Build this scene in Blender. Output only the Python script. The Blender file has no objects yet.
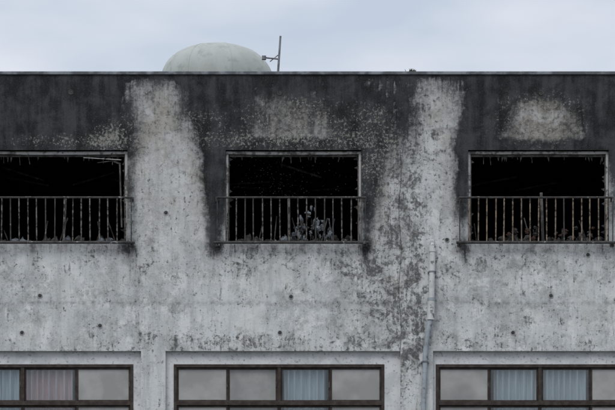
import bpy, math, random
import numpy as np
from mathutils import Vector, Matrix
random.seed(7); np.random.seed(7)
scene=bpy.context.scene
S=0.018; ZT=15.6; D=50.0; CZ=1.6
def X(u): return (u-307.5)*S
def Z(v): return ZT-(v-73)*S
def P(u,v,y=0.0):
    k=(D+y)/D
    return Vector((X(u)*k, y, CZ+(Z(v)-CZ)*k))

# ---------------------------------------------------------------- node helpers
class NT:
    def __init__(s,name):
        s.m=bpy.data.materials.new(name); s.m.use_nodes=True
        s.t=s.m.node_tree; s.t.nodes.clear()
        s.out=s.t.nodes.new('ShaderNodeOutputMaterial')
        s.tc=s.t.nodes.new('ShaderNodeTexCoord')
    def n(s,ty,**k):
        nd=s.t.nodes.new(ty)
        for a,b in k.items(): setattr(nd,a,b)
        return nd
    def put(s,sock,v):
        if hasattr(v,'is_output') : s.t.links.new(v,sock)
        elif v is not None:
            if isinstance(v,(tuple,list)) and len(v)==3 and sock.type=='RGBA': v=(*v,1)
            sock.default_value=v
    def math(s,op,a,b=None,c=None,clamp=False):
        nd=s.n('ShaderNodeMath',operation=op); nd.use_clamp=clamp
        s.put(nd.inputs[0],a)
        if b is not None: s.put(nd.inputs[1],b)
        if c is not None: s.put(nd.inputs[2],c)
        return nd.outputs[0]
    def mapc(s,scale=(1,1,1),loc=(0,0,0),src=None):
        nd=s.n('ShaderNodeMapping'); s.put(nd.inputs[0],src or s.tc.outputs['Object'])
        nd.inputs['Scale'].default_value=scale; nd.inputs['Location'].default_value=loc
        return nd.outputs[0]
    def noise(s,scale,detail=6,rough=.6,vec=None,dist=0.,st=None,loc=(0,0,0)):
        nd=s.n('ShaderNodeTexNoise')
        s.put(nd.inputs['Vector'], vec or s.mapc(st or (1,1,1),loc))
        nd.inputs['Scale'].default_value=scale; nd.inputs['Detail'].default_value=detail
        nd.inputs['Roughness'].default_value=rough; nd.inputs['Distortion'].default_value=dist
        return nd.outputs['Fac']
    def ss(s,x,a,b,lo=0.,hi=1.,lin=False):
        nd=s.n('ShaderNodeMapRange',interpolation_type='LINEAR' if lin else 'SMOOTHSTEP')
        s.put(nd.inputs[0],x); s.put(nd.inputs[1],a); s.put(nd.inputs[2],b); s.put(nd.inputs[3],lo); s.put(nd.inputs[4],hi)
        return nd.outputs[0]
    def mix(s,f,a,b,bt='MIX'):
        nd=s.n('ShaderNodeMix',data_type='RGBA',blend_type=bt)
        s.put(nd.inputs[0],f); s.put(nd.inputs[6],a); s.put(nd.inputs[7],b)
        return nd.outputs[2]
    def bsdf(s,col,rough=.85,metal=0.,bump=None,bs=.3,bd=.01,spec=.3,**k):
        nd=s.n('ShaderNodeBsdfPrincipled')
        s.put(nd.inputs['Base Color'],col); s.put(nd.inputs['Roughness'],rough); s.put(nd.inputs['Metallic'],metal)
        nd.inputs['Specular IOR Level'].default_value=spec
        if bump is not None:
            b=s.n('ShaderNodeBump'); b.inputs['Strength'].default_value=bs; b.inputs['Distance'].default_value=bd
            s.put(b.inputs['Height'],bump); s.put(nd.inputs['Normal'],b.outputs[0])
        s.t.links.new(nd.outputs[0],s.out.inputs[0]); return nd

def simple(name,c1,c2,scale=8,rough=.7,metal=0,th=(.4,.65),bs=0,spec=.3,st=None,c3=None,s3=40,t3=(.6,.7)):
    m=NT(name); n=m.noise(scale,4,.65,st=st); f=m.ss(n,th[0],th[1]); c=m.mix(f,c1,c2)
    if c3: c=m.mix(m.ss(m.noise(s3,3,.6),t3[0],t3[1]),c,c3)
    m.bsdf(c,rough,metal,bump=n if bs else None,bs=bs,spec=spec); return m.m

# ---------------------------------------------------------------- wall material
def wall_mat():
    m=NT('weathered_painted_concrete')
    at=m.n('ShaderNodeAttribute',attribute_name='mA'); sa=m.n('ShaderNodeSeparateColor'); m.put(sa.inputs[0],at.outputs['Color'])
    bt=m.n('ShaderNodeAttribute',attribute_name='mB'); sb=m.n('ShaderNodeSeparateColor'); m.put(sb.inputs[0],bt.outputs['Color'])
    soot,mild,flake=sa.outputs[0],sa.outputs[1],sa.outputs[2]; warm,drip,line=sb.outputs[0],sb.outputs[1],sb.outputs[2]
    nl=m.noise(.75,3,.6); nm=m.noise(2.4,5,.66,dist=.3); nf=m.noise(11,5,.68); ng=m.noise(42,3,.7)
    stv=m.noise(1,5,.66,st=(5,5,.6)); stf=m.noise(1,5,.68,st=(17,17,2.2),loc=(3,0,5))
    blo=m.noise(4.2,6,.72,loc=(1,7,3),dist=.6); pt=m.noise(3.1,7,.76,loc=(9,2,4)); sq=m.noise(17,5,.72,loc=(5,5,5))
    add=lambda *a:(a[0] if len(a)==1 else m.math('ADD',a[0],add(*a[1:])))
    mul=lambda a,b,cl=False:m.math('MULTIPLY',a,b,clamp=cl)
    cen=lambda a,k:m.math('MULTIPLY_ADD',a,k,-k/2)
    # paint
    c=m.mix(m.ss(nl,.35,.65),(.59,.605,.60),(.49,.505,.505))
    c=m.mix(m.ss(nm,.48,.60),c,(.65,.66,.65))
    c=m.mix(mul(m.ss(m.noise(1.5,3,.6,loc=(4,4,1)),.50,.66),.4),c,(.50,.49,.43))
    c=m.mix(mul(m.ss(stv,.46,.66),.55),c,(.35,.36,.36))
    # worn-off patches
    pw=add(pt,mul(mild,.05),cen(nl,.25))
    c=m.mix(mul(m.ss(pw,.52,.58),.5),c,(.36,.37,.36))
    c=m.mix(mul(m.ss(pw,.60,.66),.55),c,(.23,.235,.23))
    c=m.mix(mul(m.ss(stf,.54,.69),.45),c,(.23,.235,.23))
    # dirt grain, concentrated in zones
    zone=m.ss(nl,.42,.60,.14,.55)
    c=m.mix(mul(m.ss(nf,.52,.66),zone),c,(.24,.245,.24))
    c=m.mix(mul(m.ss(ng,.55,.68),zone),c,(.18,.18,.175))
    c=m.mix(mul(m.ss(ng,.45,.32),.3),c,(.70,.71,.70))
    # heat discolouration
    c=m.mix(mul(mul(warm,m.ss(nm,.35,.6,.45,1)),.85,True),c,(.30,.262,.22))
    c=m.mix(mul(mul(warm,m.ss(nf,.48,.62)),.55,True),c,(.15,.135,.12))
    # mildew
    mm=add(mul(mild,.13),blo,cen(stf,.40),cen(nm,.3))
    mf=m.ss(mm,.59,.77); c=m.mix(mul(mf,.84),c,m.mix(m.ss(nf,.42,.6),(.08,.083,.08),(.19,.195,.185)))
    sp=add(sq,mul(mild,.08),cen(blo,.5),cen(stf,.2))
    c=m.mix(mul(m.ss(sp,.59,.67),.75),c,(.08,.08,.078))
    # horizontal formwork joints
    c=m.mix(mul(line,m.ss(nf,.40,.58,.08,.7)),c,(.13,.13,.125))
    # soot: soft veil + denser mottled deposit
    s1=add(soot,cen(stv,.9),cen(nm,1.2),cen(stf,.3),mul(drip,m.ss(stf,.42,.6,.1,.7)))
    gs=add(soot,mul(drip,.7))
    sgate=m.ss(gs,.0,.45)
    veil=mul(m.ss(s1,-.05,1.05,0,1,True),sgate)
    s2=add(s1,cen(nf,2.0),cen(ng,1.1))
    sf=mul(m.ss(s2,.15,1.05),sgate)
    st=m.math('MULTIPLY_ADD',veil,.70,mul(sf,.38),clamp=True); st=m.math('MINIMUM',st,.985)
    sc=m.mix(m.ss(m.math('MULTIPLY_ADD',nm,.5,mul(stv,.5)),.42,.60),(.010,.010,.011),(.046,.047,.049))
    sc=m.mix(mul(m.ss(ng,.54,.68),.5),sc,(.095,.095,.095))
    c=m.mix(st,c,sc)
    # flaked paint - pale plaster showing
    fl=add(m.noise(20,5,.78,loc=(2,2,8)),mul(flake,.12),cen(nm,.3))
    fg=m.ss(fl,.60,.67)
    c=m.mix(mul(mul(fg,m.ss(flake,.02,.35)),.5),c,m.mix(m.ss(nf,.4,.6),(.32,.305,.255),(.44,.43,.39)))
    h=add(mul(ng,.4),nf)
    m.bsdf(c,.93,0,bump=h,bs=.6,bd=.013,spec=.2)
    return m.m
WALL=wall_mat()
SURR=simple('window_surround_paint',(.62,.63,.63),(.48,.495,.50),3,.85,c3=(.25,.25,.245),s3=18,t3=(.55,.75))
COP=simple('parapet_coping_concrete',(.10,.107,.115),(.24,.26,.28),4,.9)
PLAIN=simple('plain_painted_concrete',(.5,.5,.48),(.35,.35,.34),2,.9)
BRONZE=simple('bronze_aluminium',(.036,.026,.021),(.062,.05,.042),9,.42,.4)
ALU=simple('scorched_aluminium',(.40,.39,.375),(.12,.11,.105),6,.55,.25,th=(.48,.62),c3=(.02,.02,.02),s3=14)
ALUD=simple('burnt_frame_dark',(.035,.033,.03),(.12,.11,.10),7,.7,.1)
CHAR=simple('charred_interior',(.010,.010,.010),(.024,.023,.022),4,.95)
CHAR2=simple('charred_debris',(.02,.018,.016),(.09,.085,.08),9,.95)
ASH=simple('ash_grey_debris',(.17,.19,.21),(.05,.05,.05),7,.9,c3=(.32,.36,.40),s3=20)
RUSTD=simple('scorched_red_debris',(.06,.032,.024),(.03,.02,.018),9,.9)
RAILG=simple('railing_grey_paint',(.18,.168,.152),(.07,.056,.047),10,.6,.1,c3=(.018,.016,.014),s3=16,t3=(.46,.58))
RAILT=simple('railing_tan_rust',(.26,.205,.15),(.11,.078,.055),9,.65,.1,c3=(.025,.02,.016),s3=16,t3=(.50,.62))
RAILD=simple('railing_rail_dark',(.065,.062,.06),(.028,.026,.025),6,.6,.2,c3=(.24,.24,.235),s3=9,t3=(.60,.72))
PIPEW=simple('white_pvc_pipe',(.56,.57,.56),(.42,.43,.42),3,.6,c3=(.15,.145,.14),s3=9,t3=(.55,.70))
PIPEB=simple('grey_blue_pipe',(.34,.375,.40),(.25,.275,.30),3,.6,c3=(.12,.12,.12),s3=12,t3=(.56,.72))
TANK=simple('frp_tank_shell',(.40,.42,.395),(.35,.37,.345),2.5,.6,st=(1,1,.35),c3=(.30,.32,.295),s3=6,t3=(.5,.72))
TRIM=simple('frp_tank_flange',(.26,.28,.27),(.20,.21,.20),6,.6)
STEEL=simple('galvanised_steel',(.22,.23,.25),(.12,.12,.13),9,.5,.4)
FROST=simple('frosted_glass_pane',(.36,.355,.335),(.27,.27,.255),1.3,.3,spec=.5,c3=(.23,.23,.22),s3=.9,t3=(.5,.7))
FROSTD=simple('frosted_glass_backed_dark',(.22,.22,.21),(.30,.30,.285),1.3,.3,spec=.5)
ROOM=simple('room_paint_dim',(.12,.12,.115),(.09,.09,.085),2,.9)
CURW=simple('curtain_pale_blue',(.68,.73,.76),(.58,.64,.68),3,.9,st=(8,8,.5))
CURP=simple('curtain_pale_pink',(.78,.60,.58),(.66,.56,.58),3,.9,st=(8,8,.5))
PLUG=simple('mortar_plug',(.34,.34,.33),(.2,.2,.19),20,.9)
DROP=simple('ash_flake_grey',(.15,.155,.16),(.06,.06,.06),20,.9)
HOLE=simple('tie_hole_dark',(.04,.04,.04),(.07,.07,.065),20,.9)
ROOF=simple('roof_waterproofing',(.22,.23,.22),(.15,.15,.15),2,.9)
WEED=simple('dry_weed',(.05,.06,.03),(.08,.08,.04))
def glass():
    m=NT('window_glass'); tr=m.n('ShaderNodeBsdfTransparent'); tr.inputs[0].default_value=(.90,.92,.92,1)
    gl=m.n('ShaderNodeBsdfGlossy'); gl.inputs['Roughness'].default_value=.03; gl.inputs[0].default_value=(.9,.93,.95,1)
    lw=m.n('ShaderNodeLayerWeight'); lw.inputs[0].default_value=.3
    f=m.math('MULTIPLY_ADD',lw.outputs['Fresnel'],.6,.04,clamp=True)
    mx=m.n('ShaderNodeMixShader'); m.put(mx.inputs[0],f); m.put(mx.inputs[1],tr.outputs[0]); m.put(mx.inputs[2],gl.outputs[0]); m.t.links.new(mx.outputs[0],m.out.inputs[0]); return m.m
GLASS=glass()

# ---------------------------------------------------------------- mesh helpers
def empty(name):
    e=bpy.data.objects.new(name,None); scene.collection.objects.link(e); return e
class MB:
    def __init__(s): s.v=[];s.f=[];s.mi=[];s.mats=[]
    def mid(s,m):
        if m not in s.mats: s.mats.append(m)
        return s.mats.index(m)
    def add(s,vs,fs,m):
        o=len(s.v); s.v+= [tuple(v) for v in vs]; k=s.mid(m)
        for f in fs: s.f.append(tuple(i+o for i in f)); s.mi.append(k)
    def box(s,x0,x1,y0,y1,z0,z1,m,R=None):
        vs=[Vector((x,y,z)) for z in(z0,z1) for y in(y0,y1) for x in(x0,x1)]
        if R is not None:
            c=Vector(((x0+x1)/2,(y0+y1)/2,(z0+z1)/2)); vs=[c+R@(v-c) for v in vs]
        s.add(vs,[(0,2,3,1),(4,5,7,6),(0,1,5,4),(2,6,7,3),(0,4,6,2),(1,3,7,5)],m)
    def tube(s,a,b,r,m,n=10,r2=None,cap=True):
        a=Vector(a);b=Vector(b);d=(b-a).normalized(); q=d.to_track_quat('Z','Y').to_matrix(); r2=r if r2 is None else r2
        vs=[]
        for c,rr in((a,r),(b,r2)):
            for i in range(n):
                t=2*math.pi*i/n; vs.append(c+q@Vector((math.cos(t)*rr,math.sin(t)*rr,0)))
        fs=[(i,(i+1)%n,n+(i+1)%n,n+i) for i in range(n)]
        if cap: fs+= [tuple(range(n-1,-1,-1)),tuple(range(n,2*n))]
        s.add(vs,fs,m)
    def path(s,pts,r,m,n=10):
        for a,b in zip(pts[:-1],pts[1:]): s.tube(a,b,r,m,n)
        for p in pts[1:-1]: s.ball(p,r*1.01,m)
    def ball(s,c,r,m,n=8,sq=(1,1,1)):
        vs=[];fs=[]
        for j in range(n+1):
            ph=math.pi*j/n
            for i in range(n):
                t=2*math.pi*i/n; vs.append((c[0]+r*sq[0]*math.sin(ph)*math.cos(t),c[1]+r*sq[1]*math.sin(ph)*math.sin(t),c[2]+r*sq[2]*math.cos(ph)))
        for j in range(n):
            for i in range(n): fs.append((j*n+i,(j+1)*n+i,(j+1)*n+(i+1)%n,j*n+(i+1)%n))
        s.add(vs,fs,m)
    def rock(s,c,r,m,sq=(1,1,1)):
        n=6;o=len(s.v); s.ball(c,r,m,n,sq)
        for i in range(o,len(s.v)):
            v=s.v[i]; k=.6+random.random()*.75
            s.v[i]=tuple(c[j]+(v[j]-c[j])*k for j in range(3))
    def lathe(s,c,prof,m,n=64):
        vs=[];fs=[]
        for r,z in prof:
            for i in range(n):
                t=2*math.pi*i/n; vs.append((c[0]+r*math.cos(t),c[1]+r*math.sin(t),z))
        for j in range(len(prof)-1):
            for i in range(n): fs.append((j*n+i,j*n+(i+1)%n,(j+1)*n+(i+1)%n,(j+1)*n+i))
        s.add(vs,fs,m)
    def obj(s,name,parent=None,smooth=False,bevel=0):
        me=bpy.data.meshes.new(name); me.from_pydata(s.v,[],s.f); 
        for m in s.mats: me.materials.append(m)
        me.polygons.foreach_set('material_index',s.mi)
        if smooth: me.polygons.foreach_set('use_smooth',[True]*len(s.f))
        me.update(); o=bpy.data.objects.new(name,me); scene.collection.objects.link(o)
        if parent: o.parent=parent
        if smooth:
            e=o.modifiers.new('es','EDGE_SPLIT'); e.split_angle=math.radians(40)
        if bevel:
            b=o.modifiers.new('bv','BEVEL'); b.width=bevel; b.segments=2; b.limit_method='ANGLE'
        return o

# ---------------------------------------------------------------- building
bld=empty('concrete_building')
up=[(-499,-362),(-254,-117),(-9,127.5),(225.5,361.5),(468,609),(712,849),(957,1094)]
UPV=(150,243)
lo=[(-613,-378),(-355,-120),(-97,141),(165.5,400.5),(433,668),(695,930),(957,1192)]
LOV=[(351,466),(564,679),(777,892)]
U0,U1=-700,1290; VB=73+ZT/S
def lines(req,dense,step,far):
    req=sorted(set(req)); out=[]
    for a,b in zip(req[:-1],req[1:]):
        mid=(a+b)/2; st=step if dense[0]<=mid<=dense[1] else far
        n=max(1,math.ceil((b-a)/st)); out+= [a+(b-a)*i/n for i in range(n)]
    return np.array(out+[req[-1]])
ru=[U0,U1,-30,645]; [ru.extend(p) for p in up+lo]
rv=[73,VB,430]+list(UPV); [rv.extend(p) for p in LOV]
gu=lines(ru,(-30,645),3,30); gv=lines(rv,(73,430),3,30)
nu,nv=len(gu),len(gv)
def blob(u,v,cx,cy,rx,ry,a,p=2): return a*np.exp(-(np.abs((u-cx)/rx)**p+np.abs((v-cy)/ry)**p))
soot_b=[(15,98,108,46,1.35,4),(-60,100,70,60,1.2,4),(60,140,75,18,.6,4),(129,190,8,65,.75,2),(60,152,80,7,.4,4),(115,100,26,50,.4,2),
 (213,92,33,46,1.35,2.5),(224,140,24,42,.9,2),(213,178,14,42,1.05,2),(217,215,10,42,.8,2),
 (293,100,64,50,.72,3),(285,80,60,14,.4,3),(292,146,82,9,.7,4),(352,100,24,44,.9,2),(385,112,28,52,.75,2),(371,168,15,46,.9,2),(367,212,9,42,.75,2),
 (408,100,15,52,.55,2),(440,78,24,12,.4,2),(440,110,30,36,.16,2),(490,96,24,50,1.25,2.5),(603,98,32,48,1.3,2.5),(645,100,40,50,1.1,3),(545,80,80,20,.95,3),
 (545,115,56,40,.38,3),(540,147,80,8,.75,4),(463,168,12,46,.8,2),(462,208,9,50,.6,2),(614,170,9,60,.8,2),(475,130,16,34,.6,2),
 (160,78,40,10,.45,3),(165,105,30,40,.14,2),(300,75,340,4,.5,4),(293,248,82,7,.45,3),(215,248,8,14,.4,2),(367,248,8,14,.4,2),(540,248,80,7,.4,3),(60,247,75,7,.45,3),(126,249,8,14,.4,2),(465,249,7,14,.4,2)]
mild_b=[(403,250,14,125,1.3,3),(387,255,22,105,1.0,2),(412,140,18,70,1.0,2),(415,320,15,60,1.0,2),(370,290,40,40,.55,2),(30,262,70,18,.45,2),
 (300,260,110,14,.6,2),(520,264,120,16,.55,2),(300,343,330,10,.55,4),(560,320,90,30,.25,2),(440,190,18,100,.6,2),(170,150,20,60,.35,2),(142,250,10,80,.3,2),(215,300,60,40,.2,2)]
flake_b=[(155,140,30,26,.8,2),(175,185,22,50,.5,2),(292,140,75,9,.8,3),(300,118,70,20,.6,2),(70,141,60,7,.7,3),(110,132,20,16,.7,2),(540,120,45,26,.7,2),(375,160,22,45,.7,2),(200,125,20,18,.4,2),(402,240,20,90,.5,2),(145,215,18,50,.6,2),(300,280,200,30,.3,2)]
warm_b=[(540,120,60,34,1.1,3),(376,180,18,55,.8,2),(203,185,16,50,.8,2),(300,115,75,34,1.0,2),(130,135,24,30,.7,2),(440,115,22,30,.35,2),(55,140,70,10,.6,3),(450,170,16,60,.4,2),(165,110,26,34,.7,2),(160,200,30,60,.25,2)]
UU,VV=np.meshgrid(gu,gv,indexing='ij')
def fld(bs):
    r=np.zeros_like(UU)
    for b in bs: r=np.maximum(r,0)+blob(UU,VV,*b)
    return r
soot=np.clip(fld(soot_b),0,1.35)
for (a,b) in up:
    if b<-20 or a>640: soot+=blob(UU,VV,(a+b)/2,110,80,45,1.0,3)
mild=np.clip(fld(mild_b),0,1.3); flake=np.clip(fld(flake_b),0,1.2); warm=np.clip(fld(warm_b),0,1.2)
drip=np.zeros_like(UU)
rd=random.Random(11)
for (a,b) in up[1:6]:
    for i in range(9):
        u=rd.uniform(a-8,b+8); L=rd.uniform(8,45); drip+=np.where(VV>243,np.exp(-((UU-u)/rd.uniform(2,4))**2)*np.exp(-(VV-243)/L),0)*rd.uniform(.2,.6)
for (u,v) in [(40,296),(291,297),(551,296),(22,333),(280,333),(513,333),(166,213),(100,326),(588,255),(447,240)]:
    drip+=np.where(VV>v,np.exp(-((UU-u)/2.5)**2)*np.exp(-(VV-v)/16),0)*.6
for i in range(60):
    u=rd.uniform(-30,645); L=rd.uniform(6,30); drip+=np.exp(-((UU-u)/rd.uniform(3,7))**2)*np.exp(-(VV-73)/L)*rd.uniform(.2,.5)
drip=np.clip(drip,0,1)
ln=np.zeros_like(UU)
for vj in (304,131,517,730): ln=np.maximum(ln,np.exp(-((VV-vj)/1.7)**2)*.8)
for uj in (404,): ln=np.maximum(ln,np.exp(-((UU-uj)/1.6)**2)*.7*((VV>140)))
def inside(u,v):
    if UPV[0]<v<UPV[1]: return any(a<u<b for a,b in up)
    for (c,d) in LOV:
        if c<v<d: return any(a<u<b for a,b in lo)
    return False
verts=[(X(u),0,Z(v)) for u in gu for v in gv]; faces=[]
col=lambda i,j:i*nv+j
for i in range(nu-1):
    for j in range(nv-1):
        if not inside((gu[i]+gu[i+1])/2,(gv[j]+gv[j+1])/2):
            faces.append((col(i,j),col(i,j+1),col(i+1,j+1),col(i+1,j)))
A=np.stack([soot.ravel(),mild.ravel(),flake.ravel(),np.ones(nu*nv)],1)
B=np.stack([warm.ravel(),drip.ravel(),ln.ravel(),np.ones(nu*nv)],1)
def reveal(a,b,c,d,dep,sootv):
    global A,B
    o=len(verts)
    q=[(a,c),(b,c),(b,d),(a,d)]
    for (u,v) in q: verts.append((X(u),0,Z(v)))
    for (u,v) in q: verts.append((X(u),dep,Z(v)))
    for k in range(4):
        k2=(k+1)%4; faces.append((o+k,o+k2,o+4+k2,o+4+k))
    A=np.vstack([A,np.tile([sootv,.3,.2,1],(8,1))]); B=np.vstack([B,np.tile([.2,0,0,1],(8,1))])
for a,b in up: reveal(a,b,UPV[0],UPV[1],.22,.8)
for c,d in LOV:
    for a,b in lo: reveal(a,b,c,d,.10,0)
me=bpy.data.meshes.new('facade_wall'); me.from_pydata(verts,[],faces); me.materials.append(WALL)
for nm,arr in(('mA',A),('mB',B)):
    ca=me.attributes.new(nm,'FLOAT_COLOR','POINT'); ca.data.foreach_set('color',arr.astype(np.float32).ravel())
me.update(); o=bpy.data.objects.new('facade_wall',me); scene.collection.objects.link(o); o.parent=bld
XL,XR=X(U0),X(U1); DEP=11.0
b=MB()
b.box(XL,XR,DEP-.2,DEP,0,ZT,PLAIN); b.box(XL,XL+.2,.23,DEP-.2,0,ZT-.002,PLAIN); b.box(XR-.2,XR,.23,DEP-.2,0,ZT-.002,PLAIN)
b.box(XL,XR,.004,.23,Z(150)+.0,ZT-.01,CHAR)
b.obj('rear_and_side_walls',bld)
b=MB(); b.box(XL+.2,XR-.2,.23,DEP-.2,14.72,14.9,ROOF)
b.obj('roof_slab',bld)
b=MB(); b.box(XL-.02,XR+.02,-.03,.28,ZT-.03,ZT+.025,COP); b.obj('parapet_coping',bld,bevel=.008)
b=MB()
zf=[Z(282),Z(490),Z(703)]
for z in zf: b.box(XL+.2,XR-.2,.23,DEP-.2,z-.2,z,ROOM)
for k in range(len(up)-1):
    um=(up[k][1]+up[k+1][0])/2; b.box(X(um)-.08,X(um)+.08,.24,6.0,zf[0],14.72,CHAR)
    um=(lo[k][1]+lo[k+1][0])/2; b.box(X(um)-.08,X(um)+.08,.24,6.0,.0,zf[0]-.2,ROOM)
b.box(XL+.2,XR-.2,6.0,6.2,zf[0],14.72,CHAR); b.box(XL+.2,XR-.2,6.0,6.2,0,zf[0]-.2,ROOM)
b.box(XL+.2,XR-.2,.24,5.99,14.68,14.715,CHAR); b.box(XL+.2,XR-.2,.24,5.99,zf[0]+.002,zf[0]+.03,CHAR)
for k in range(len(up)-1):
    b.box(X(up[k][1])+.01,X(up[k+1][0])-.01,.02,.23,zf[0]+.03,Z(150)-.004,CHAR)
b.box(XL+.2,XR-.2,.02,.22,zf[0]+.03,Z(244),CHAR)
b.obj('floors_and_partitions',bld)

# ---------------------------------------------------------------- burnt upper windows
def burnt_window(a,b_,seed,kind):
    random.seed(seed); r=MB(); y0,y1=.07,.15
    x0,x1,zt,zb=X(a)+.004,X(b_)-.004,Z(UPV[0])-.004,Z(UPV[1])+.004
    w=.045
    ns=12; sag=lambda t:-.022*math.sin(math.pi*t)**2*(1 if kind!='R' else .3)-.006*math.sin(9*t)
    vs=[]
    for i in range(ns+1):
        t=i/ns; x=x0+(x1-x0)*t; dz=sag(t) if 0<i<ns else 0
        vs+= [(x,y0,zt+min(0,dz*.3)),(x,y1,zt),(x,y1,zt-w+dz),(x,y0+random.uniform(-.006,.006),zt-w+dz)]
    r.add(vs,[(4*i+j,4*i+4+j,4*i+4+(j+1)%4,4*i+(j+1)%4) for i in range(ns) for j in range(4)],ALU)
    r.box(x0,x1,y0,y1,zb,zb+.05,ALUD)
    r.box(x0,x0+w,y0+.002,y1,zb+.05,zt-w,ALU); r.box(x1-w,x1,y0+.002,y1,zb+.05,zt-w,ALU)
    r.box(x0+w,x1-w,y1-.03,y1-.01,zt-w-.045,zt-w,ALUD); r.box(x0+w+.002,x0+w+.02,y1-.03,y1-.01,zb+.05,zt-w-.045,ALUD)
    r.box(x1-w-.02,x1-w-.002,y1-.03,y1-.01,zb+.05,zt-w-.045,ALUD)
    xm=(x0+x1)/2+random.uniform(-.1,.1); hh=.68+random.uniform(-.1,.2)
    r.box(xm-.025,xm+.025,.09,.13,zb+.05,zb+.05+hh,ALUD,Matrix.Rotation(random.uniform(-.05,.05),3,'Y'))
    for i in range(26):
        L=random.uniform(.02,.11)
        if random.random()<.5:
            x=random.uniform(x0+.08,x1-.08); r.add([(x-.02,.13,zt-w-.045),(x+.02,.13,zt-w-.045),(x+random.uniform(-.02,.02),.132,zt-w-.045-L)],[(0,1,2)],CHAR2)
        else:
            z=random.uniform(zb+.2,zt-.1); s_=random.choice([0,1]); xx=x0+w+.02 if s_==0 else x1-w-.02
            r.add([(xx,.13,z-.03),(xx,.13,z+.03),(xx+(L if s_==0 else -L)*.7,.132,z+random.uniform(-.02,.02))],[(0,1,2)],CHAR2)
    for i in range(7):
        x=random.uniform(x0+.1,x1-.1); L=random.uniform(.03,.16)
        r.box(x-.006,x+.006,.12,.128,zt-w-.04-L,zt-w-.03,CHAR2,Matrix.Rotation(random.uniform(-.25,.25),3,'Y'))
    if kind=='L':
        r.box(x1-.80,x1-.12,.10,.118,zt-.135,zt-.118,ALU,Matrix.Rotation(.06,3,'Y'))
        r.box(x1-.55,x1-.10,.12,.132,zt-.175,zt-.160,ALUD,Matrix.Rotation(-.12,3,'Y'))
        r.box(x1-.26,x1-.12,.12,.135,zt-.21,zt-.175,ALUD,Matrix.Rotation(.4,3,'Y'))
        r.box(x1-.14,x1-.11,.10,.13,zb+.3,zt-.2,ALUD,Matrix.Rotation(-.03,3,'Y'))
    r.obj('burnt_window_frame',bld,bevel=.003)
    r=MB()
    for i in range(70):
        x=random.uniform(x0+.1,x1-.1); s_=random.uniform(.03,.10)
        mat=random.choice([CHAR2,CHAR2,CHAR2,ASH if kind!='R' else CHAR2])
        r.rock((x,random.uniform(.25,.6),zb+random.uniform(-.02,.10)),s_,mat,(1,1,random.uniform(.5,1.6)))
    if kind=='C':
        for i in range(120):
            g=random.gauss(308,15); hgt=34*math.exp(-((g-312)/17)**2)+4
            r.rock((X(g),random.uniform(.25,.5),Z(240-random.random()*hgt)),random.uniform(.012,.038),random.choice([ASH,ASH,CHAR2]),(random.uniform(.5,1.8),.6,random.uniform(.6,2.4)))
        for u in(296,318,324,331):
            r.box(X(u)-.01,X(u)+.01,.3,.32,zb,zb+random.uniform(.45,.75),random.choice([ASH,CHAR2]),Matrix.Rotation(random.uniform(-.3,.3),3,'Y'))
    if kind=='R':
        for i in range(34):
            r.rock((X(random.uniform(500,602)),random.uniform(.3,.5),Z(random.uniform(222,240))),random.uniform(.025,.06),random.choice([RUSTD,CHAR2]),(1.2,.6,.9))
    for i in range(6):
        x=random.uniform(x0+.1,x1-.1); L=random.uniform(.3,.65)
        r.box(x-.01,x+.01,.5,.52,zb,zb+L,CHAR2,Matrix.Rotation(random.uniform(-.4,.4),3,'Y'))
    for i in range(5):
        x=random.uniform(x0,x1); y=random.uniform(1.,3.5)
        r.box(x-.4,x+.4,y,y+.03,14.1,14.13,CHAR2,Matrix.Rotation(random.uniform(-.4,.4),3,'Y'))
    r.obj('burnt_debris',bld)
for k,(a,b_) in enumerate(up): burnt_window(a,b_,20+k,{2:'L',3:'C',4:'R'}.get(k,'X'))
random.seed(3); r=MB()
for i in range(420):
    u=random.uniform(234,354) if random.random()<.4 else random.gauss(272,24)
    if u>354 or u<232: continue
    v=random.uniform(157,198) if random.random()<.75 else random.uniform(157,238)
    s_=random.uniform(.0016,.0036); p=P(u,v,random.uniform(.2,.5)); L=random.uniform(1,3); a=random.uniform(-.9,.9)
    dx=math.cos(a)*s_*L; dz=math.sin(a)*s_*L
    r.add([(p.x-dx,p.y,p.z-dz),(p.x+dz*.6,p.y+.002,p.z-dx*.6),(p.x+dx,p.y,p.z+dz),(p.x-dz*.5,p.y-.002,p.z+dx*.5)],[(0,1,2,3)],DROP)
r.obj('falling_ash',bld)

# ---------------------------------------------------------------- railings
def railing(a,b_,mat,seed):
    random.seed(seed); r=MB(); y=-.14
    zt=P(0,197.5,y).z; zb=P(0,242.5,y).z; x0=P(a,0,y).x; x1=P(b_,0,y).x
    xa,xb=x0-.16,x1+.08
    r.tube((xa,y,zt),(xb,y,zt),.020,RAILD,12); 
    r.tube((xa-.05,y,zb),(xb+.05,y,zb),.025,RAILD,12)
    for xx in(xa+.012,xb-.012):
        r.tube((xx,y,zt),(xx,-.002,zt),.015,RAILD,10); r.tube((xx,y,zb),(xx,-.002,zb),.017,RAILD,10)
        r.box(xx-.035,xx+.035,-.012,-.001,zt-.04,zt+.04,RAILD); r.box(xx-.04,xx+.04,-.012,-.001,zb-.045,zb+.045,RAILD)
        r.tube((xx,y,zt),(xx,y,zb),.010,RAILD,8)
    n=int(round((x1-x0+.02)/.163)); 
    for i in range(n+1):
        x=x0+.03+(x1-x0-.06)*i/n+random.uniform(-.006,.006); dx=random.uniform(-.008,.008)
        m_=mat if random.random()<.75 else RAILD
        r.tube((x,y,zb),(x+dx,y,zt),.0125,m_,8)
    return r.obj('window_railing',None,smooth=True)
for k,(a,b_) in enumerate(up): railing(a,b_,RAILT if k>=4 else RAILG,50+k)

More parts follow.
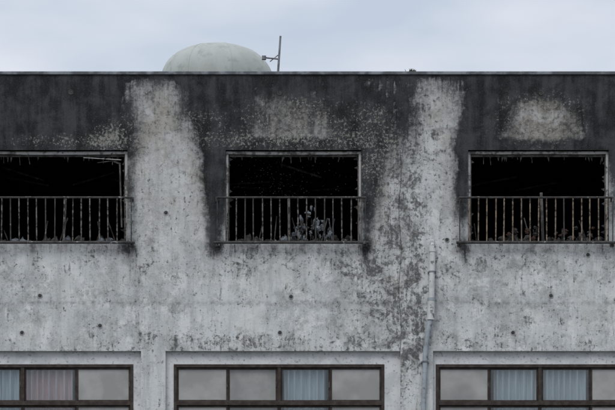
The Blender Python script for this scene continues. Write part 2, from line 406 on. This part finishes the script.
# ---------------------------------------------------------------- lower windows
def curtain(r,x0,x1,z0,z1,y,mat,seed):
    random.seed(seed); n=int((x1-x0)/.008)+2; vs=[];fs=[]; ph=random.random()*6
    for i in range(n):
        x=x0+(x1-x0)*i/(n-1); t=x*2*math.pi/.12+ph+1.5*math.sin(x*7+ph)
        for j,z in enumerate((z0,(z0+z1)/2,z1)):
            vs.append((x,y+.055*math.sin(t)+.012*math.sin(t*.37+j*.5),z))
    for i in range(n-1):
        for j in range(2): o=i*3+j; fs.append((o,o+3,o+4,o+1))
    r.add(vs,fs,mat)
def low_window(a,b_,c,d,offl,offr,seed,kinds):
    x0,x1=X(a),X(b_); zt,zb=Z(c),Z(d)
    wx0,wx1=x0+offl*S,x1-offr*S; wzt,wzb=zt-12.5*S,zb+5*S
    r=MB(); ya,yb=.098,.2
    r.box(x0-.03,x1+.03,ya,yb,wzt,zt+.03,SURR); r.box(x0-.03,x1+.03,ya,yb,zb-.03,wzb,SURR)
    r.box(x0-.03,wx0,ya,yb,wzb,wzt,SURR); r.box(wx1,x1+.03,ya,yb,wzb,wzt,SURR)
    r.obj('window_surround',bld)
    r=MB(); w=.055
    def fr(x0,x1,z0,z1,y0,y1): r.box(x0,x1,y0,y1,z0,z1,BRONZE)
    fr(wx0,wx1,wzt-w,wzt,.085,.19); fr(wx0,wx1,wzb,wzb+w,.085,.19); fr(wx0,wx0+w,wzb+w,wzt-w,.087,.19); fr(wx1-w,wx1,wzb+w,wzt-w,.087,.19)
    ztm=wzt-39*S; fr(wx0+w,wx1-w,ztm-.035,ztm+.035,.083,.19)
    ix0,ix1=wx0+w,wx1-w; pw=(ix1-ix0)/4
    fr(ix0+2*pw-.03,ix0+2*pw+.03,ztm+.035,wzt-w,.10,.185)
    for row,(z0,z1) in enumerate(((ztm+.035,wzt-w),(wzb+w,ztm-.035))):
        for k in range(4):
            px0=ix0+k*pw; px1=px0+pw; yy=.13 if k in(0,3) else .155
            e=.032; xa=px0+(.03 if k==2 else 0)*(row==0); xb=px1-(.03 if k==1 else 0)*(row==0)
            for (p,q,s0,s1) in((xa,xb,z1-e,z1),(xa,xb,z0,z0+e),(xa,xa+e,z0+e,z1-e),(xb-e,xb,z0+e,z1-e)):
                r.box(p,q,yy,yy+.022,s0,s1,BRONZE)
            kd=kinds[k]
            g=FROST if kd=='F' else FROSTD if kd=='D' else GLASS
            r.box(xa+e,xb-e,yy+.009,yy+.013,z0+e,z1-e,g)
            r.box(xb-.026,xb-.008,yy-.012,yy,(z0+z1)/2-.05,(z0+z1)/2+.05,ALUD)
    r.obj('sliding_window',bld,bevel=.003)
    r=MB()
    for k in range(4):
        kd=kinds[k]; px0=ix0+k*pw; px1=px0+pw
        if kd in 'WP': curtain(r,px0+(.09 if (seed+k)%2 else -.02),px1-(.02 if k%2 else .07),wzb,wzt,.27,CURW if kd=='W' else CURP,seed*5+k)
        if kd=='H': curtain(r,px0+pw*.55,px1+.0,wzb,wzt,.27,CURW,seed*5+k)
    if r.v: r.obj('curtain',bld,smooth=True)
KN={2:'FHPF',3:'FDWF',4:'FWWF'}
KN2={2:(8,8),3:(8,16),4:(3,23)}
rr=random.Random(5)
for ri,(c,d) in enumerate(LOV):
    for k,(a,b_) in enumerate(lo):
        kd=KN.get(k,'FWPF') if ri==0 else ''.join(rr.choice('FWHPF') for _ in range(4))
        ol,orr=KN2.get(k,(8,14)); low_window(a,b_,c,d,ol,orr,k+10*ri,kd)

# ---------------------------------------------------------------- tie holes
r=MB()
for (u,v) in [(40,296),(291,297),(551,296),(22,333),(280,333),(513,333),(541,93),(71,92),(280,93),(166,213),(100,326),(588,255),(447,240),(630,333)]:
    c=P(u,v,-.0); 
    prof=[(.046,.0),(.046,.006),(.038,.008),(.032,.003)]
    n=20
    vs=[];fs=[]
    for q,(rad,h) in enumerate(prof):
        for i in range(n):
            t=2*math.pi*i/n; vs.append((c.x+rad*math.cos(t),-h,c.z+rad*math.sin(t)))
    for j in range(len(prof)-1):
        for i in range(n): fs.append((j*n+i,j*n+(i+1)%n,(j+1)*n+(i+1)%n,(j+1)*n+i))
    r.add(vs,fs,PLUG if v>150 else ALUD); r.add([vs[3*n+i] for i in range(n)],[tuple(range(n))],HOLE)
r.obj('formwork_tie_holes',bld)

# ---------------------------------------------------------------- drain pipe
r=MB(); y=-.08
r.tube(P(432.5,250,y),P(431.5,300,y),.054,PIPEW,18); r.tube(P(431.5,298,y),P(430.5,320,y),.068,PIPEW,18)
r.tube(P(432.5,246,y),P(432.5,252,y),.064,PIPEW,18)
r.path([P(430.5,319,y),P(428,332,y),P(425.5,350,y),P(423,420,y),Vector((P(422,0,y).x,y,.1))],.045,PIPEB,16)
r.tube(P(431.5,298,y),P(431.5,301,y),.073,PIPEB,16)
for v in(272,362,470,600,750,880):
    u=432 if v<300 else 425
    p=P(u,v,y); r.box(p.x-.075,p.x+.075,-.05,-.002,p.z-.014,p.z+.014,STEEL); r.tube(p-Vector((0,0,.014)),p+Vector((0,0,.014)),.059 if v<300 else .052,STEEL,16)
r.tube(Vector((P(432.5,246,y).x,y,P(0,246,y).z)),Vector((P(432.5,246,y).x,-.001,P(0,240,y).z)),.04,PIPEW,14)
r.obj('drain_pipe',None,smooth=True)
r=MB(); pts=[P(400+1.3*math.sin(i*1.1),150+i*14,-.012) for i in range(16)]
r.path(pts,.004,RAILD,6); r.obj('wall_cable',bld)

# ---------------------------------------------------------------- tank
r=MB(); yt=5.0; c=P(217,60,yt); R=57.5*S*(D+yt)/D
ztop=P(0,41.5,yt-R*.38).z; z0=P(0,88,yt).z; h=ztop-z0
prof=[(R*.985,15.3),(R*.985,z0-.02),(R*1.0,z0-.02),(R*1.0,z0)]
for i in range(1,33):
    t=i/32*math.pi/2; prof.append((max(.001,R*math.cos(t)**.72),z0+h*math.sin(t)**.92))
r.lathe((c.x,yt+0,0),prof,TANK,96)
r.lathe((c.x,yt,0),[(R*1.03,z0-.14),(R*1.03,z0-.09),(R*.99,z0-.09)],TRIM,96)
for i in range(6):
    t=i/6*2*math.pi; px=c.x+math.cos(t)*R*.8; py=yt+math.sin(t)*R*.8
    r.box(px-.12,px+.12,py-.12,py+.12,14.9,15.3,COP)
r.lathe((c.x-.05,yt,0),[(.30,ztop-.05),(.30,ztop+.014),(.001,ztop+.022)],TANK,32)
for k in range(8):
    t0=k/8*2*math.pi+.3; pts=[]
    for (rr_,zz) in prof[4::3]:
        if rr_>.32: pts.append(Vector((c.x+math.cos(t0)*rr_,yt+math.sin(t0)*rr_,zz)))
    r.path(pts,.007,TANK,6)
r.obj('water_tank',None,smooth=True)
# antenna / mast
r=MB(); ya=3.2
r.tube(P(277,88,ya),P(280.5,36,ya),.024,STEEL,10,r2=.02)
r.tube(P(264,57.5,ya),P(278.5,59,ya),.016,STEEL,8); r.tube(P(270,61.5,ya),P(278,55,ya),.010,STEEL,8)
r.box(P(264,0,ya).x-.04,P(264,0,ya).x+.04,ya-.04,ya+.04,P(0,59.5,ya).z,P(0,56,ya).z,STEEL)
r.tube(P(274,90,ya),P(277.5,73,ya),.012,STEEL,8)
p=P(277,88,ya); r.box(p.x-.12,p.x+.12,ya-.12,ya+.12,14.9,p.z+.05,COP)
r.obj('roof_antenna',None,smooth=True)
r=MB(); random.seed(2)
for i in range(30):
    x=X(412)+random.gauss(0,.03); L=random.uniform(.03,.07); a=random.uniform(-.6,.6)
    r.add([(x-.009,.0,ZT+.022),(x+.009,.0,ZT+.022),(x+math.sin(a)*L,random.uniform(-.03,.03),ZT+.03+L)],[(0,1,2)],WEED)
r.obj('parapet_weed',None)

# ---------------------------------------------------------------- ground
m=NT('asphalt_ground'); n1=m.noise(.15,4,.6); n2=m.noise(30,4,.7)
m.bsdf(m.mix(m.ss(n2,.35,.65),m.mix(m.ss(n1,.4,.6),(.06,.06,.06),(.10,.10,.095)),(.14,.14,.135)),.9,bump=n2)
g=MB(); g.add([(-600,-600,0),(600,-600,0),(600,600,0),(-600,600,0)],[(0,1,2,3)],m.m); g.obj('ground')
conc=simple('pavement_concrete',(.30,.30,.29),(.22,.22,.21),3,.9)
g=MB(); g.box(XL-2,XR+2,-3,-.01,0,.12,conc); g.box(XL-2,XR+2,-3.15,-3.003,0,.14,COP); g.obj('pavement')

# ---------------------------------------------------------------- light
w=bpy.data.worlds.new('World'); scene.world=w; w.use_nodes=True; t=w.node_tree; t.nodes.clear()
out=t.nodes.new('ShaderNodeOutputWorld'); bg=t.nodes.new('ShaderNodeBackground'); bg.inputs[1].default_value=.1
sky=t.nodes.new('ShaderNodeTexSky'); sky.sky_type='NISHITA'; sky.sun_disc=False
tc=t.nodes.new('ShaderNodeTexCoord'); mp=t.nodes.new('ShaderNodeMapping'); mp.inputs['Scale'].default_value=(1,1,2.8)
nz=t.nodes.new('ShaderNodeTexNoise'); nz.inputs['Scale'].default_value=8; nz.inputs['Detail'].default_value=4; nz.inputs['Roughness'].default_value=.5
rp=t.nodes.new('ShaderNodeValToRGB'); rp.color_ramp.elements[0].position=.36; rp.color_ramp.elements[0].color=(5.6,6.35,7.5,1); rp.color_ramp.elements[1].position=.60; rp.color_ramp.elements[1].color=(7.7,8.05,8.8,1)
sx=t.nodes.new('ShaderNodeSeparateXYZ'); mr=t.nodes.new('ShaderNodeMapRange'); mr.inputs[1].default_value=.3; mr.inputs[2].default_value=1; mr.inputs[3].default_value=1; mr.inputs[4].default_value=1.8
mul=t.nodes.new('ShaderNodeVectorMath'); mul.operation='SCALE'
mx=t.nodes.new('ShaderNodeMix'); mx.data_type='RGBA'; mx.inputs[0].default_value=.94
L=t.links.new
L(tc.outputs['Generated'],mp.inputs[0]); L(mp.outputs[0],nz.inputs['Vector']); L(nz.outputs['Fac'],rp.inputs[0]); L(tc.outputs['Generated'],sx.inputs[0]); L(sx.outputs[2],mr.inputs[0])
L(rp.outputs[0],mul.inputs[0]); L(mr.outputs[0],mul.inputs['Scale']); L(sky.outputs[0],mx.inputs[6]); L(mul.outputs[0],mx.inputs[7]); L(mx.outputs[2],bg.inputs[0]); L(bg.outputs[0],out.inputs[0])
sd=bpy.data.lights.new('sun','SUN'); sd.energy=1.1; sd.angle=math.radians(25); sd.color=(1,.96,.91)
so=bpy.data.objects.new('sun',sd); scene.collection.objects.link(so)
dirv=Vector((-.35,-.75,.95)).normalized(); so.rotation_euler=dirv.to_track_quat('Z','Y').to_euler()
sky.sun_elevation=math.asin(dirv.z); sky.sun_rotation=math.atan2(dirv.x,dirv.y)
# ---------------------------------------------------------------- camera
cd=bpy.data.cameras.new('camera'); co=bpy.data.objects.new('camera',cd); scene.collection.objects.link(co)
co.location=(0,-D,CZ); co.rotation_euler=(math.pi/2,0,0)
W=615*S; cd.sensor_width=36; cd.lens=36*D/W; cd.shift_y=(Z(205)-CZ)/W; cd.clip_end=3000; cd.clip_start=.5
scene.camera=co
scene.view_settings.view_transform='Standard'; scene.view_settings.look='None'; scene.view_settings.exposure=0
